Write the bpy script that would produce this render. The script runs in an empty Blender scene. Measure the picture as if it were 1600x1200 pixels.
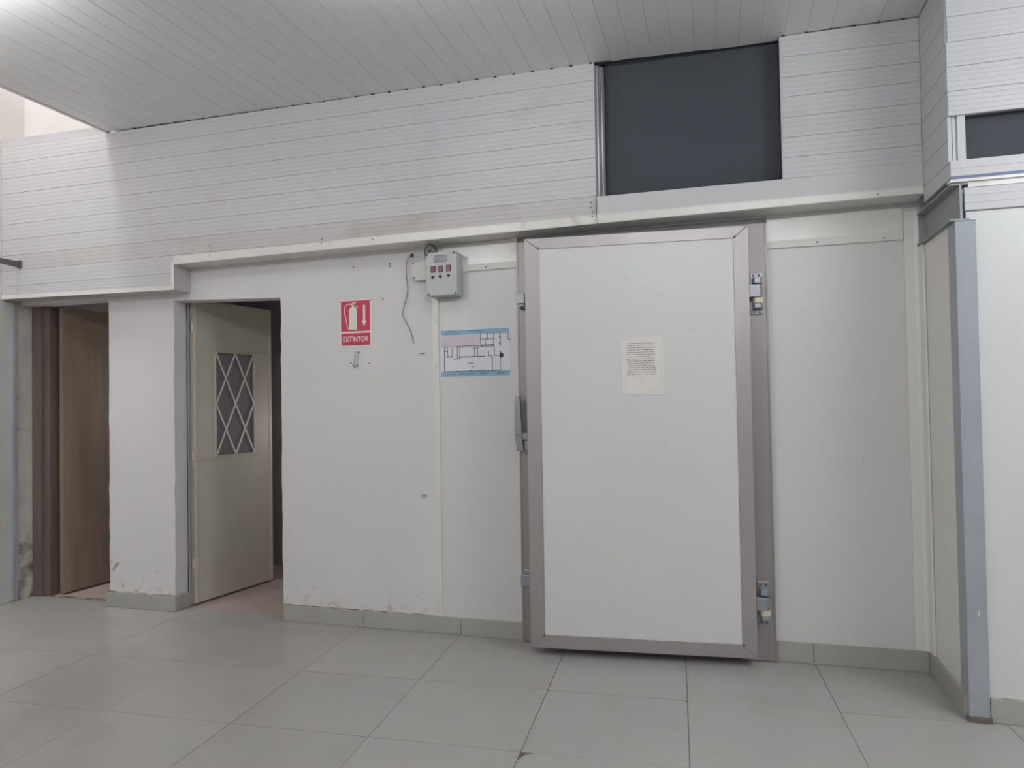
import bpy, bmesh, math, random
from mathutils import Vector, Matrix
random.seed(7)
C = bpy.context.scene.collection
S = bpy.context.scene

# ------------------------------------------------------------------ camera
YAW, PITCH, ROLL, FPX = 0.2807, 0.0212, -0.0166, 1104.9
fw = Vector((-math.sin(YAW)*math.cos(PITCH), math.cos(YAW)*math.cos(PITCH), math.sin(PITCH)))
ri = Vector((math.cos(YAW), math.sin(YAW), 0)); up = ri.cross(fw)
rx = math.cos(ROLL)*ri + math.sin(ROLL)*up
uy = -math.sin(ROLL)*ri + math.cos(ROLL)*up
cam = bpy.data.objects.new('camera', bpy.data.cameras.new('camera')); C.objects.link(cam)
m = Matrix((rx, uy, -fw)).transposed().to_4x4(); m.translation = Vector((0.1753, -3.6756, 1.2888))
cam.matrix_world = m
cam.data.sensor_width = 36; cam.data.lens = FPX*36/1600; cam.data.clip_start = 0.02
S.camera = cam

# ------------------------------------------------------------------ light
S.view_settings.view_transform = 'Standard'; S.view_settings.look = 'None'
S.view_settings.gamma = 1; S.view_settings.use_curve_mapping = False
S.view_settings.exposure = 0.0
w = bpy.data.worlds.new('sky'); S.world = w; w.use_nodes = True
w.node_tree.nodes['Background'].inputs[0].default_value = (0.8, 0.86, 1, 1)
w.node_tree.nodes['Background'].inputs[1].default_value = 0.35
def plight(x, y, z, e, col, r=0.035):
    l = bpy.data.lights.new('ceiling_lamp_or_fill', 'POINT'); l.energy = e; l.color = col; l.shadow_soft_size = r
    o = bpy.data.objects.new('ceiling_lamp_or_fill', l); C.objects.link(o); o.location = (x, y, z)
def tube_lamp_or_fill(x, y, e, col, z=2.86, r=0.035):
    for k in (-0.45, -0.15, 0.15, 0.45): plight(x+k, y, z, e/4, col, r)
WARM = (0.955, 0.965, 1.0); COOL = (0.90, 0.95, 1.0)
tube_lamp_or_fill(-2.95, -1.6, 10.5, WARM)
tube_lamp_or_fill(-0.7, -1.28, 8.2, WARM, 2.925)
tube_lamp_or_fill(2.5, -2.0, 88, COOL, 2.6, .38)
tube_lamp_or_fill(-2.6, -4.6, 68, WARM)  # added fill lights deep in the room, no known lamps there
tube_lamp_or_fill(0.6, -4.6, 64, WARM)  # second added fill row, flattens the contrast
plight(-2.45, 0.98, 1.1, 3.0, (1, .97, .95), .12)  # hidden fill light added to brighten the second doorway's interior
plight(-3.85, 1.1, 1.3, 5.5, (1, .95, .92), .1)  # hidden fill light added to brighten the room behind the brown door
al = bpy.data.lights.new('skylight', 'AREA'); al.shape = 'RECTANGLE'; al.size = 0.5; al.size_y = 1.3; al.energy = 74; al.color = (0.97, 0.98, 1.0)
ao = bpy.data.objects.new('skylight', al); C.objects.link(ao); ao.location = (-3.9, -1.5, 5.3); ao.rotation_euler = (math.radians(-14), 0, 0)

# ------------------------------------------------------------------ materials
def srgb(r, g, b):
    f = lambda c: (c/255/12.92) if c/255 <= .04045 else ((c/255+.055)/1.055)**2.4
    return (f(r), f(g), f(b), 1)
def mat(name, col, rough=.6, metal=0, var=.05, nscale=3, bump=0, bscale=60, stretch=(1, 1, 1), spec=.5,
        stain=None, stain_scale=4, stain_lo=.6, stain_hi=.75, stain_z=None, scratch=None, coat=0):
    m = bpy.data.materials.new(name); m.use_nodes = True
    nt = m.node_tree; N = nt.nodes; L = nt.links; b = N['Principled BSDF']
    b.inputs['Roughness'].default_value = rough; b.inputs['Metallic'].default_value = metal
    b.inputs['Specular IOR Level'].default_value = spec
    if coat: b.inputs['Coat Weight'].default_value = coat
    tc = N.new('ShaderNodeNewGeometry'); mp = N.new('ShaderNodeMapping'); mp.inputs['Scale'].default_value = stretch
    L.new(tc.outputs['Position'], mp.inputs['Vector'])
    def noise(scale, detail=4, src=mp, distort=0):
        n = N.new('ShaderNodeTexNoise'); n.inputs['Scale'].default_value = scale; n.inputs['Detail'].default_value = detail
        n.inputs['Distortion'].default_value = distort
        L.new(src.outputs[0], n.inputs['Vector']); return n.outputs['Fac']
    def maprange(x, a, b_, c=0, d=1):
        r = N.new('ShaderNodeMapRange'); L.new(x, r.inputs[0])
        for i, v in enumerate((a, b_, c, d)): r.inputs[i+1].default_value = v
        return r.outputs[0]
    def mix(f, a, c2, blend='MIX'):
        x = N.new('ShaderNodeMix'); x.data_type = 'RGBA'; x.blend_type = blend
        if hasattr(f, 'links'): L.new(f, x.inputs[0])
        else: x.inputs[0].default_value = f
        for s, v in ((6, a), (7, c2)):
            if hasattr(v, 'links'): L.new(v, x.inputs[s])
            else: x.inputs[s].default_value = v
        return x.outputs[2]
    def math_(op, a, b_):
        x = N.new('ShaderNodeMath'); x.operation = op
        for i, v in enumerate((a, b_)):
            if hasattr(v, 'links'): L.new(v, x.inputs[i])
            else: x.inputs[i].default_value = v
        return x.outputs[0]
    n = maprange(noise(nscale), .3, .7)
    hi = tuple(min(1, c*(1+var)) for c in col[:3])+(1,); lo = tuple(c*(1-var) for c in col[:3])+(1,)
    c = mix(n, lo, hi)
    c = mix(maprange(noise(nscale*9, 6), .35, .65), mix(.5*var*4 if var < .25 else .5, c, lo), c)
    if stain:
        sf = maprange(noise(stain_scale, 7, tc, .6), stain_lo, stain_hi)
        if stain_z:
            sp = N.new('ShaderNodeSeparateXYZ'); L.new(tc.outputs['Position'], sp.inputs[0])
            g = maprange(sp.outputs[2], stain_z[0], stain_z[1], 1, 0)
            sf = maprange(math_('MULTIPLY', noise(stain_scale, 7, tc, .6), math_('ADD', g, .45)), stain_lo, stain_hi)
        c = mix(sf, c, stain)
    if scratch:
        mp2 = N.new('ShaderNodeMapping'); mp2.inputs['Scale'].default_value = (9, 9, 30); mp2.inputs['Rotation'].default_value = (0, .5, 0)
        L.new(tc.outputs['Position'], mp2.inputs['Vector'])
        s1 = maprange(noise(1.7, 2, mp2, 2.5), .735, .76)
        c = mix(math_('MULTIPLY', s1, .55), c, scratch)
    L.new(c, b.inputs['Base Color'])
    if bump:
        bp = N.new('ShaderNodeBump'); bp.inputs['Strength'].default_value = bump; bp.inputs['Distance'].default_value = .004
        L.new(noise(bscale, 5), bp.inputs['Height']); L.new(bp.outputs[0], b.inputs['Normal'])
    return m
M = {}
M['plaster'] = mat('plaster', srgb(215, 213, 212), .75, var=.03, nscale=2, bump=.35, bscale=14,
                   stain=srgb(168, 161, 150), stain_scale=15, stain_lo=.66, stain_hi=.98, stain_z=(.0, .55))
M['plaster_old'] = mat('old_plaster', srgb(196, 192, 180), .85, var=.12, nscale=7, bump=.7, bscale=22,
                       stain=srgb(120, 108, 92), stain_scale=11, stain_lo=.5, stain_hi=.8, stain_z=(0, .9))
M['grey_paint'] = mat('grey_wall_paint', srgb(194, 193, 186), .7, var=.06, nscale=3, bump=.3, bscale=18,
                      stain=srgb(120, 104, 82), stain_scale=8, stain_lo=.7, stain_hi=.95, stain_z=(0, .4))
M['pink'] = mat('pale_pink_paint', srgb(224, 219, 216), .8, var=.05, nscale=3, bump=.2, bscale=20)
M['siding'] = mat('white_plastic_siding', srgb(196, 195, 196), .38, var=.02, nscale=2, stain=srgb(186, 179, 172), stain_scale=2.2, stain_lo=.62, stain_hi=.85)
M['siding_dirty'] = mat('stained_plastic_siding', srgb(192, 189, 187), .45, var=.03, nscale=3, stain=srgb(174, 162, 152), stain_scale=4, stain_lo=.53, stain_hi=.85)
M['ceil'] = mat('ceiling_plastic', srgb(224, 224, 223), .3, var=.02, nscale=2)
M['flash'] = mat('white_metal_flashing', srgb(222, 220, 214), .25, var=.03, nscale=4, spec=.7, stain=srgb(176, 166, 152), stain_scale=5, stain_lo=.62, stain_hi=.9)
M['panel'] = mat('cold_room_panel', srgb(212, 212, 210), .33, var=.015, nscale=1.5, scratch=srgb(160, 152, 144))
M['panel_side'] = mat('cold_room_side_panel', srgb(224, 223, 216), .4, var=.02, nscale=1.5, stain=srgb(200, 196, 184), stain_scale=6, stain_lo=.65, stain_hi=.9)
M['steel'] = mat('brushed_steel', srgb(176, 172, 170), .38, metal=.75, var=.05, nscale=4, stretch=(1, 1, .15), bump=.05, bscale=200)
M['steel_dk'] = mat('frame_steel', srgb(158, 154, 151), .42, metal=.65, var=.07, nscale=4, stretch=(1, 1, .2))
M['grey_steel'] = mat('grey_painted_steel', srgb(160, 164, 170), .4, var=.05, nscale=5, stain=srgb(190, 190, 190), stain_scale=20, stain_lo=.72, stain_hi=.8)
M['beam'] = mat('grey_painted_beam', srgb(152, 153, 154), .5, var=.05, nscale=4)
M['zamak'] = mat('cast_hinge_metal', srgb(160, 161, 167), .35, metal=.5, var=.04)
M['nylon'] = mat('yellowed_nylon', srgb(222, 216, 188), .5)
M['tile'] = mat('grey_porcelain_tile', srgb(168, 166, 161), .33, var=.035, nscale=1.6, spec=.5, stain=srgb(162, 159, 153), stain_scale=5, stain_lo=.52, stain_hi=.75, bump=.05, bscale=6)
M['tile2'] = mat('grey_porcelain_tile_light', srgb(171, 169, 164), .33, var=.035, nscale=1.9, spec=.5, stain=srgb(165, 162, 155), stain_scale=4, stain_lo=.52, stain_hi=.75, bump=.05, bscale=6)
M['skirt'] = mat('skirting_tile', srgb(168, 166, 160), .38, var=.04, nscale=6)
M['grout'] = mat('dark_grout', srgb(104, 99, 94), .9, var=.1, nscale=30)
M['pinkfloor'] = mat('pinkish_concrete_floor', srgb(176, 158, 153), .8, var=.08, nscale=5)
M['brown'] = mat('brown_wood_veneer', srgb(146, 128, 112), .5, var=.16, nscale=5, stretch=(3, 3, .3))
M['brown_dk'] = mat('dark_brown_wood_jamb', srgb(112, 97, 92), .5, var=.16, nscale=5, stretch=(3, 3, .3))
M['beige'] = mat('cream_painted_metal', srgb(190, 185, 172), .5, var=.04, nscale=3, stain=srgb(96, 66, 52), stain_scale=18, stain_lo=.8, stain_hi=.95, stain_z=(-.05, .22))
M['beige_edge'] = mat('cream_painted_angle', srgb(204, 192, 172), .5, var=.05, nscale=8)
M['grille'] = mat('off_white_bar_paint', srgb(220, 218, 208), .5, var=.04, nscale=8)
M['glass_dk'] = mat('dusty_grey_glass', srgb(128, 125, 129), .75, spec=.2, var=.06)
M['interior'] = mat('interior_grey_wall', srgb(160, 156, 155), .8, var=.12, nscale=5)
M['dark'] = mat('dark_void_lining', srgb(92, 95, 99), .7, var=.08, nscale=3)  # dark colour stands in for the unlit depth of the openings
M['black'] = mat('black_plastic', srgb(52, 50, 52), .4)
M['alu'] = mat('aluminium', srgb(186, 192, 192), .35, metal=.5, var=.04)
M['blue'] = mat('blue_grey_strip', srgb(104, 118, 156), .5, var=.15, nscale=8)
M['box'] = mat('grey_enclosure_plastic', srgb(186, 189, 188), .45, var=.015)
M['box_w'] = mat('junction_box_plastic', srgb(214, 212, 206), .5, var=.02)
M['display'] = mat('smoked_display', srgb(74, 70, 78), .2)
M['red'] = mat('red_switch', srgb(136, 66, 72), .35)
M['signred'] = mat('sign_red', srgb(196, 56, 84), .4, var=.02)
M['signwhite'] = mat('sign_white', srgb(226, 224, 216), .5)
M['paper'] = mat('poster_paper', srgb(222, 221, 226), .35, var=.01)
M['paper_old'] = mat('yellowed_paper', srgb(226, 221, 216), .5, var=.02, nscale=9, stain=srgb(220, 213, 204), stain_scale=12, stain_lo=.5, stain_hi=.7)
M['bluep'] = mat('poster_blue', srgb(134, 174, 198), .35, var=.02)
M['pinkp'] = mat('poster_mauve', srgb(204, 194, 200), .35)
M['ink'] = mat('ink', srgb(70, 66, 70), .6)
M['inkblue'] = mat('ink_blue', srgb(70, 104, 130), .6)
M['tape'] = mat('clear_tape', srgb(224, 222, 217), .2)
M['cable'] = mat('grey_cable', srgb(92, 92, 98), .45)
M['rust'] = mat('rust', srgb(112, 98, 90), .8, var=.2, nscale=20)
M['hole'] = mat('dark_hole', srgb(60, 56, 54), .8)

# ------------------------------------------------------------------ helpers
def box(bm, x0, x1, y0, y1, z0, z1):
    v = [bm.verts.new(p) for p in ((x0,y0,z0),(x1,y0,z0),(x1,y1,z0),(x0,y1,z0),(x0,y0,z1),(x1,y0,z1),(x1,y1,z1),(x0,y1,z1))]
    for f in ((0,3,2,1),(4,5,6,7),(0,1,5,4),(1,2,6,5),(2,3,7,6),(3,0,4,7)): bm.faces.new([v[i] for i in f])
def quadbox(bm, a, b, c, d, n):            # prism: polygon a b c d (ccw seen from front), extruded by vector n backwards
    P = [Vector(p) for p in (a, b, c, d)]; n = Vector(n)
    v = [bm.verts.new(p) for p in P]+[bm.verts.new(p+n) for p in P]
    bm.faces.new(v[:4]); bm.faces.new(v[:3:-1])
    for i in range(4):
        j = (i+1) % 4; bm.faces.new((v[i], v[i+4], v[j+4], v[j]))
def prism(bm, poly, z0, z1):
    a = [bm.verts.new((x, y, z0)) for x, y in poly]; b = [bm.verts.new((x, y, z1)) for x, y in poly]
    bm.faces.new(a[::-1]); bm.faces.new(b); n = len(poly)
    for i in range(n): j = (i+1) % n; bm.faces.new((a[i], a[j], b[j], b[i]))
def loft(bm, A, B):
    a = [bm.verts.new(p) for p in A]; b = [bm.verts.new(p) for p in B]; n = len(a)
    for i in range(n): j = (i+1) % n; bm.faces.new((a[i], a[j], b[j], b[i]))
    bm.faces.new(a[::-1]); bm.faces.new(b)
def cyl(bm, c, r, h, axis='Y', seg=14, r2=None):
    r2 = r if r2 is None else r2; A = []; B = []
    for i in range(seg):
        t = 2*math.pi*i/seg; p, q = math.cos(t), math.sin(t)
        for lst, rr, o in ((A, r, 0), (B, r2, h)):
            if axis == 'Y': lst.append((c[0]+p*rr, c[1]+o, c[2]+q*rr))
            elif axis == 'Z': lst.append((c[0]+p*rr, c[1]+q*rr, c[2]+o))
            else: lst.append((c[0]+o, c[1]+p*rr, c[2]+q*rr))
    loft(bm, A, B)
def tube(bm, pts, r, seg=7, sub=5):
    P = [Vector(p) for p in pts]; Q = []
    for i in range(len(P)-1):
        p0 = P[max(i-1, 0)]; p1 = P[i]; p2 = P[i+1]; p3 = P[min(i+2, len(P)-1)]
        for k in range(sub):
            t = k/sub
            Q.append(.5*((2*p1)+(p2-p0)*t+(2*p0-5*p1+4*p2-p3)*t*t+(3*p1-p0-3*p2+p3)*t**3))
    Q.append(P[-1]); rings = []
    for i, q in enumerate(Q):
        d = (Q[min(i+1, len(Q)-1)]-Q[max(i-1, 0)]).normalized()
        a = d.cross(Vector((.3, 1, .1))).normalized(); b = d.cross(a)
        rings.append([bm.verts.new(q+r*(math.cos(2*math.pi*k/seg)*a+math.sin(2*math.pi*k/seg)*b)) for k in range(seg)])
    for i in range(len(rings)-1):
        for k in range(seg): bm.faces.new((rings[i][k], rings[i][(k+1) % seg], rings[i+1][(k+1) % seg], rings[i+1][k]))
    bm.faces.new(rings[0][::-1]); bm.faces.new(rings[-1])
def plank(bm, p0, p1, zb0, zt0, zb1, zt1, nrm, depth=.014, ribs=3, gw=.024, gd=.0032):
    nx, ny = nrm
    prof = [(0, -depth), (0, -gd), (gw*.45, -gd), (gw, 0)]
    for k in range(ribs):
        t = (k+1)/(ribs+1); prof += [(t-.012, 0), (t, -.0011), (t+.012, 0)]
    prof += [(1-gw*.4, 0), (1, -.0008), (1, -depth)]
    A = [(p0[0]+nx*d, p0[1]+ny*d, zb0+(zt0-zb0)*t) for t, d in prof]
    B = [(p1[0]+nx*d, p1[1]+ny*d, zb1+(zt1-zb1)*t) for t, d in prof]
    loft(bm, A, B)
def obj(name, bm, m, parent=None, local=False, bevel=0, smooth=False, **tags):
    bmesh.ops.recalc_face_normals(bm, faces=bm.faces[:])
    me = bpy.data.meshes.new(name)
    if parent is None:
        xs = [v.co.x for v in bm.verts]; ys = [v.co.y for v in bm.verts]; zs = [v.co.z for v in bm.verts]
        off = Vector(((min(xs)+max(xs))/2, (min(ys)+max(ys))/2, min(zs)))
    elif local: off = Vector((0, 0, 0))
    else: off = world_loc(parent)
    for v in bm.verts: v.co -= off
    bm.to_mesh(me); bm.free(); me.materials.append(M[m] if isinstance(m, str) else m)
    if smooth:
        for p in me.polygons: p.use_smooth = True
    o = bpy.data.objects.new(name, me); C.objects.link(o)
    if parent is None: o.location = off
    else: o.parent = parent
    if bevel:
        b = o.modifiers.new('bevel', 'BEVEL'); b.width = bevel; b.segments = 2; b.limit_method = 'ANGLE'
    for k, v in tags.items(): o[k] = v
    return o
def world_loc(o):
    v = Vector((0, 0, 0))
    while o: v = v+o.location; o = o.parent
    return v
def empty(name, loc, rz=0, **tags):
    o = bpy.data.objects.new(name, None); C.objects.link(o); o.location = loc; o.rotation_euler = (0, 0, rz); o.empty_display_size = .1
    for k, v in tags.items(): o[k] = v
    return o
def B(): return bmesh.new()
def lerp(a, b, t): return a+(b-a)*t

# ------------------------------------------------------------------ floor
XL, YB, YF, XR = -4.34, 0.0, -7.0, 4.6
bm = B(); box(bm, XL-.1, XR, YF, .09, -.06, -.004)
floor = obj('floor', bm, 'grout', kind='structure', label='grey porcelain tiled floor with dark joints and chipped corners', category='floor')
TH, TX, TY = 0.0538, 0.6, 0.559
def node(i, j):
    x, y = i*TX, -j*TY
    return Vector((math.cos(TH)*x-math.sin(TH)*y, math.sin(TH)*x+math.cos(TH)*y-.0154))
def clip(poly, ax, val, keep_less):
    out = []; n = len(poly)
    for k in range(n):
        a, b = poly[k], poly[(k+1) % n]
        ia = (a[ax] < val) == keep_less; ib = (b[ax] < val) == keep_less
        if ia: out.append(a)
        if ia != ib: t = (val-a[ax])/(b[ax]-a[ax]); out.append(a.lerp(b, t))
    return out
def corner_cut(poly, k, a, b):             # chip away corner k: a along the previous edge, b along the next
    p = poly[k]; q = poly[k-1]; r = poly[(k+1) % len(poly)]
    pa = p+(q-p).normalized()*a; pb = p+(r-p).normalized()*b
    mid = (pa+pb)/2+(p-(pa+pb)/2)*.35
    return poly[:k]+[pa, mid, pb]+poly[k+1:]
g = .0013
for i in range(-9, 9):
    for j in range(-2, 13):
        ex = (node(1, 0)-node(0, 0)).normalized(); ey = (node(0, -1)-node(0, 0)).normalized()
        # corner order: near-left, near-right, far-right, far-left  (near = larger j)
        P = [node(i, j+1)+ex*g+ey*g, node(i+1, j+1)-ex*g+ey*g, node(i+1, j)-ex*g-ey*g, node(i, j)+ex*g-ey*g]
        if (i, j) == (-1, 2): P = corner_cut(P, 3, .055, .06)
        elif (i, j) == (-2, 2): P = corner_cut(P, 2, .008, .006)
        elif (i, j) == (-1, 1):
            P = corner_cut(P, 3, .018, .014); P = corner_cut(P, 2, .014, .03)
        for ax, val, less in ((1, .088, True), (1, YF+.02, False), (0, XL+.002, False), (0, XR-.02, True)):
            if len(P) > 2: P = clip(P, ax, val, less)
        if len(P) < 3: continue
        area = abs(sum(P[k].x*P[(k+1) % len(P)].y-P[(k+1) % len(P)].x*P[k].y for k in range(len(P))))/2
        if area < .002: continue
        bm = B(); dz = random.uniform(-.0006, .0004)
        prism(bm, [(p.x, p.y) for p in P], -.0038, dz)
        obj('floor_tile', bm, 'tile' if random.random() < .6 else 'tile2', floor)
bm = B(); box(bm, XL-.35, -2.0, .09, 2.3, -.05, -.001)
obj('floor.001', bm, 'pinkfloor', kind='structure', label='pinkish bare concrete floor inside the two side rooms', category='floor')

# ------------------------------------------------------------------ back wall (plaster)
def jbox(bm, x0, x1, y0, y1, z0, z1, jl=0, jr=0, n=26, zb=None, zt=None):
    """box whose left / right vertical edges wander by a few millimetres like hand plaster"""
    rl = [random.uniform(-1, 1)*jl for _ in range(n+1)]; rr = [random.uniform(-1, 1)*jr for _ in range(n+1)]
    rings = []
    for k in range(n+1):
        t = k/n; zl = lerp(z0 if zb is None else zb[0], z1 if zt is None else zt[0], t); zr = lerp(z0 if zb is None else zb[1], z1 if zt is None else zt[1], t)
        rings.append([bm.verts.new(p) for p in ((x0+rl[k], y0, zl), (x1+rr[k], y0, zr), (x1+rr[k]*.6, y1, zr), (x0+rl[k]*.6, y1, zl))])
    for a, b in zip(rings, rings[1:]):
        for k in range(4): bm.faces.new((a[k], a[(k+1) % 4], b[(k+1) % 4], b[k]))
    bm.faces.new(rings[0][::-1]); bm.faces.new(rings[-1])
bm = B()
jbox(bm, -3.60, -3.09, 0, .12, .0005, 1.9425, .003, .004)                 # pier
jbox(bm, -2.318, -1.335, 0, .12, .0005, 1.9185, .003, 0)                  # wall right of opening
quadbox(bm, (-3.60, 0, 1.9425), (-3.09, 0, 1.9425), (-3.09, 0, 2.3), (-3.60, 0, 2.3), (0, .12, 0))
quadbox(bm, (-3.09, 0, 1.9425), (-2.318, 0, 1.9185), (-2.318, 0, 2.3), (-3.09, 0, 2.3), (0, .12, 0))
quadbox(bm, (-2.318, 0, 1.9185), (-1.335, 0, 1.9185), (-1.335, 0, 2.3), (-2.318, 0, 2.3), (0, .12, 0))
quadbox(bm, (-4.34, 0, 1.975), (-3.60, 0, 1.982), (-3.60, 0, 2.3), (-4.34, 0, 2.3), (0, .12, 0))
box(bm, -4.34, -1.335, 0, .12, 2.3, 2.98)
wall_back = obj('wall_back', bm, 'plaster', kind='structure', label='white plastered wall with two doorways left of the cold room', category='wall')
bm = B(); box(bm, -4.34, -3.0, .026, .14, 2.981, 5.6)
obj('wall_upper_back', bm, 'pink', kind='structure', label='pale pink wall seen above the siding at top left', category='wall')
bm = B()
for P_ in ([(-3.585, .235), (-3.562, .262), (-3.536, .285), (-3.528, .280), (-3.533, .270), (-3.556, .245), (-3.572, .222)], [(-3.588, .27), (-3.583, .30), (-3.578, .297), (-3.582, .268)], [(-3.50, .125), (-3.493, .16), (-3.486, .158), (-3.488, .122)]):
    prism(bm, P_, 0, .0015)
for v in bm.verts: v.co = Vector((v.co.x, -.0008-v.co.z, v.co.y))
obj('plaster_damage', bm, 'plaster_old', wall_back, kind='stuff')
# left wall: grey paint below, pale paint above the siding level
bm = B(); box(bm, -4.44, -4.34, YF, -.026, .0005, 2.0)
wall_left = obj('wall_left', bm, 'grey_paint', kind='structure', label='grey painted side wall at the left edge', category='wall')
bm = B(); jbox(bm, -4.44, -4.34, -.026, .12, .0005, 2.0, 0, .003); obj('plaster_strip', bm, 'plaster_old', wall_left, label='flaking unpainted plaster strip beside the brown door')
bm = B(); box(bm, -4.44, -4.34, YF, .12, 2.0, 5.6); obj('upper_wall', bm, 'pink', wall_left, label='pale pink upper part')
# flaking patch on the grey wall
bm = B(); prism(bm, [(0, 0), (.05, .02), (.09, 0), (.08, -.05), (.03, -.07), (-.02, -.03)], 0, .003)
for v in bm.verts: v.co = Vector((-4.3405+v.co.z, -.16+v.co.x, .56+v.co.y))
obj('paint_flake', bm, 'plaster_old', wall_left)
# hall walls behind the camera, plus an unseen shaft wall added to block side light
bm = B(); box(bm, -4.44, XR, YF-.1, YF, .0005, 5.6); obj('wall_front', bm, 'plaster', kind='structure', label='white wall behind the viewer', category='wall')
bm = B(); box(bm, XR, XR+.1, YF, -.38, .0005, 3.1); obj('wall_far_right', bm, 'plaster', kind='structure', label='white wall beyond the right edge', category='wall')
bm = B(); box(bm, -3.44, -3.36, YF, .0, 3.13, 5.6); obj('wall_light_block', bm, 'pink', kind='structure', label='unseen upright wall added above the ceiling edge to narrow the skylight', category='wall')
# interiors behind the doorways
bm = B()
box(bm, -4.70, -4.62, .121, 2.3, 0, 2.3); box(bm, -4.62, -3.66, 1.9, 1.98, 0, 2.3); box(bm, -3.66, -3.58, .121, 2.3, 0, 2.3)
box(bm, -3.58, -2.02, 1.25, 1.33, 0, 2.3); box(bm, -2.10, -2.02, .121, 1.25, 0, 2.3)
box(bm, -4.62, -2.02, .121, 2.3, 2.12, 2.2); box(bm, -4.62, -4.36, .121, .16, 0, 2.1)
obj('wall_interior', bm, 'interior', kind='structure', label='grey walls of the rooms behind the two side doors', category='wall')

# ------------------------------------------------------------------ upper siding wall
JX = (-4.34, -.39, 1.085)
J = [(3.058, 3.058, 3.058), (3.004, 2.990, 2.974), (2.898, 2.897, 2.868), (2.795, 2.796, 2.772), (2.693, 2.694, 2.684), (2.591, 2.599, 2.585),
     (2.489, 2.501, 2.492), (2.387, 2.407, 2.396), (2.283, 2.307, 2.298), (2.183, 2.209, 2.204), (2.081, 2.09, 2.09), (2.015, 2.0, 2.0)]
def jz(k, x):
    a = J[k]
    return lerp(a[0], a[1], (x-JX[0])/(JX[1]-JX[0])) if x < JX[1] else lerp(a[1], a[2], (x-JX[1])/(JX[2]-JX[1]))
YS = -.14
bm = B()
box(bm, -4.335, -3.465, YS+.015, YS+.03, 2.02, 3.05)
box(bm, -3.465, -2.975, YS+.015, YS+.03, 2.02, 2.975)
box(bm, -2.975, -.39, YS+.015, YS+.03, 2.17, 2.975)
box(bm, .505, 1.085, YS+.015, YS+.03, 2.175, 2.96)
box(bm, -.39, .505, YS+.015, YS+.03, 2.175, 2.295)
wall_upper = obj('wall_upper', bm, 'siding', kind='structure', label='white ribbed plastic siding above the doors with stained lower board', category='wall')
bm = B(); plank(bm, (-4.335, YS), (-3.47, YS), jz(1, -4.335), 3.058, jz(1, -3.47), 3.05, (0, -1)); obj('siding_plank', bm, 'siding', wall_upper)
for k in range(1, 9):
    # staggered tiny offsets so each board reads as its own
    o1 = random.uniform(-.0008, .0008)
    bm = B(); plank(bm, (-4.335, YS+o1), (-.385, YS+o1), jz(k+1, -4.335), jz(k, -4.335), jz(k+1, -.385), jz(k, -.385), (0, -1))
    obj('siding_plank', bm, 'siding_dirty' if k == 8 else 'siding', wall_upper)
    if k < 8:
        bm = B(); plank(bm, (.503, YS-o1), (1.086, YS-o1), jz(k+1, .503), jz(k, .503), jz(k+1, 1.086), jz(k, 1.086), (0, -1))
        obj('siding_plank', bm, 'siding', wall_upper)
bm = B(); plank(bm, (-4.335, YS), (-2.962, YS), jz(10, -4.335), jz(9, -4.335), jz(10, -2.962), jz(9, -2.962), (0, -1)); obj('siding_plank', bm, 'siding', wall_upper)
bm = B(); plank(bm, (-4.335, YS), (-2.962, YS), 2.02, jz(10, -4.335), 2.004, jz(10, -2.962), (0, -1)); obj('siding_plank', bm, 'siding', wall_upper)
# board under the window hole
bm = B(); quadbox(bm, (-.383, YS-.002, 2.212), (1.086, YS-.002, 2.206), (1.086, YS-.002, 2.301), (-.383, YS-.002, 2.303), (0, .016, 0)); obj('sill_board', bm, 'siding', wall_upper, bevel=.001)
# drop box underside, return and bottom trims
bm = B()
quadbox(bm, (-4.335, YS, 2.0), (-2.965, YS, 1.984), (-2.965, YS, 1.988), (-4.335, YS, 2.004), (0, .139, 0))
obj('soffit', bm, 'siding_dirty', wall_upper)
bm = B(); quadbox(bm, (-4.335, YS-.003, 2.0), (-2.962, YS-.003, 1.984), (-2.962, YS-.003, 2.008), (-4.335, YS-.003, 2.024), (0, .004, 0)); obj('trim_strip', bm, 'flash', wall_upper)
bm = B(); box(bm, -2.966, -2.9605, YS-.003, -.001, 1.986, 2.16); obj('box_return', bm, 'siding_dirty', wall_upper)
bm = B(); quadbox(bm, (-2.982, YS-.0035, 1.99), (-2.9602, YS-.0035, 1.99), (-2.9602, YS-.0035, 2.15), (-2.982, YS-.0035, 2.15), (0, .002, 0)); obj('trim_strip', bm, 'flash', wall_upper)
# long flashing angle above the cold room: front leg and soffit leg
xa, xm, xb = -2.962, -.392, 1.086
def flashing(x0, x1, z0, z1, zb0, zb1):
    bm = B()
    quadbox(bm, (x0, YS-.004, zb0), (x1, YS-.004, zb1), (x1, YS-.004, z1), (x0, YS-.004, z0), (0, .003, 0))
    quadbox(bm, (x0, YS-.004, zb0-.001), (x1, YS-.004, zb1-.001), (x1, YS-.004, zb1+.0015), (x0, YS-.004, zb0+.0015), (0, .1435, 0))
    quadbox(bm, (x0, YS-.0055, z0-.003), (x1, YS-.0055, z1-.003), (x1, YS-.0055, z1), (x0, YS-.0055, z0), (0, .002, 0))
    obj('flashing_angle', bm, 'flash', wall_upper)
flashing(xa, -1.90, 2.190, 2.199, 2.136, 2.1485)
flashing(-1.8995, xm, 2.199, 2.212, 2.1485, 2.166)
flashing(xm+.0005, xb, 2.213, 2.211, 2.166, 2.176)
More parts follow.
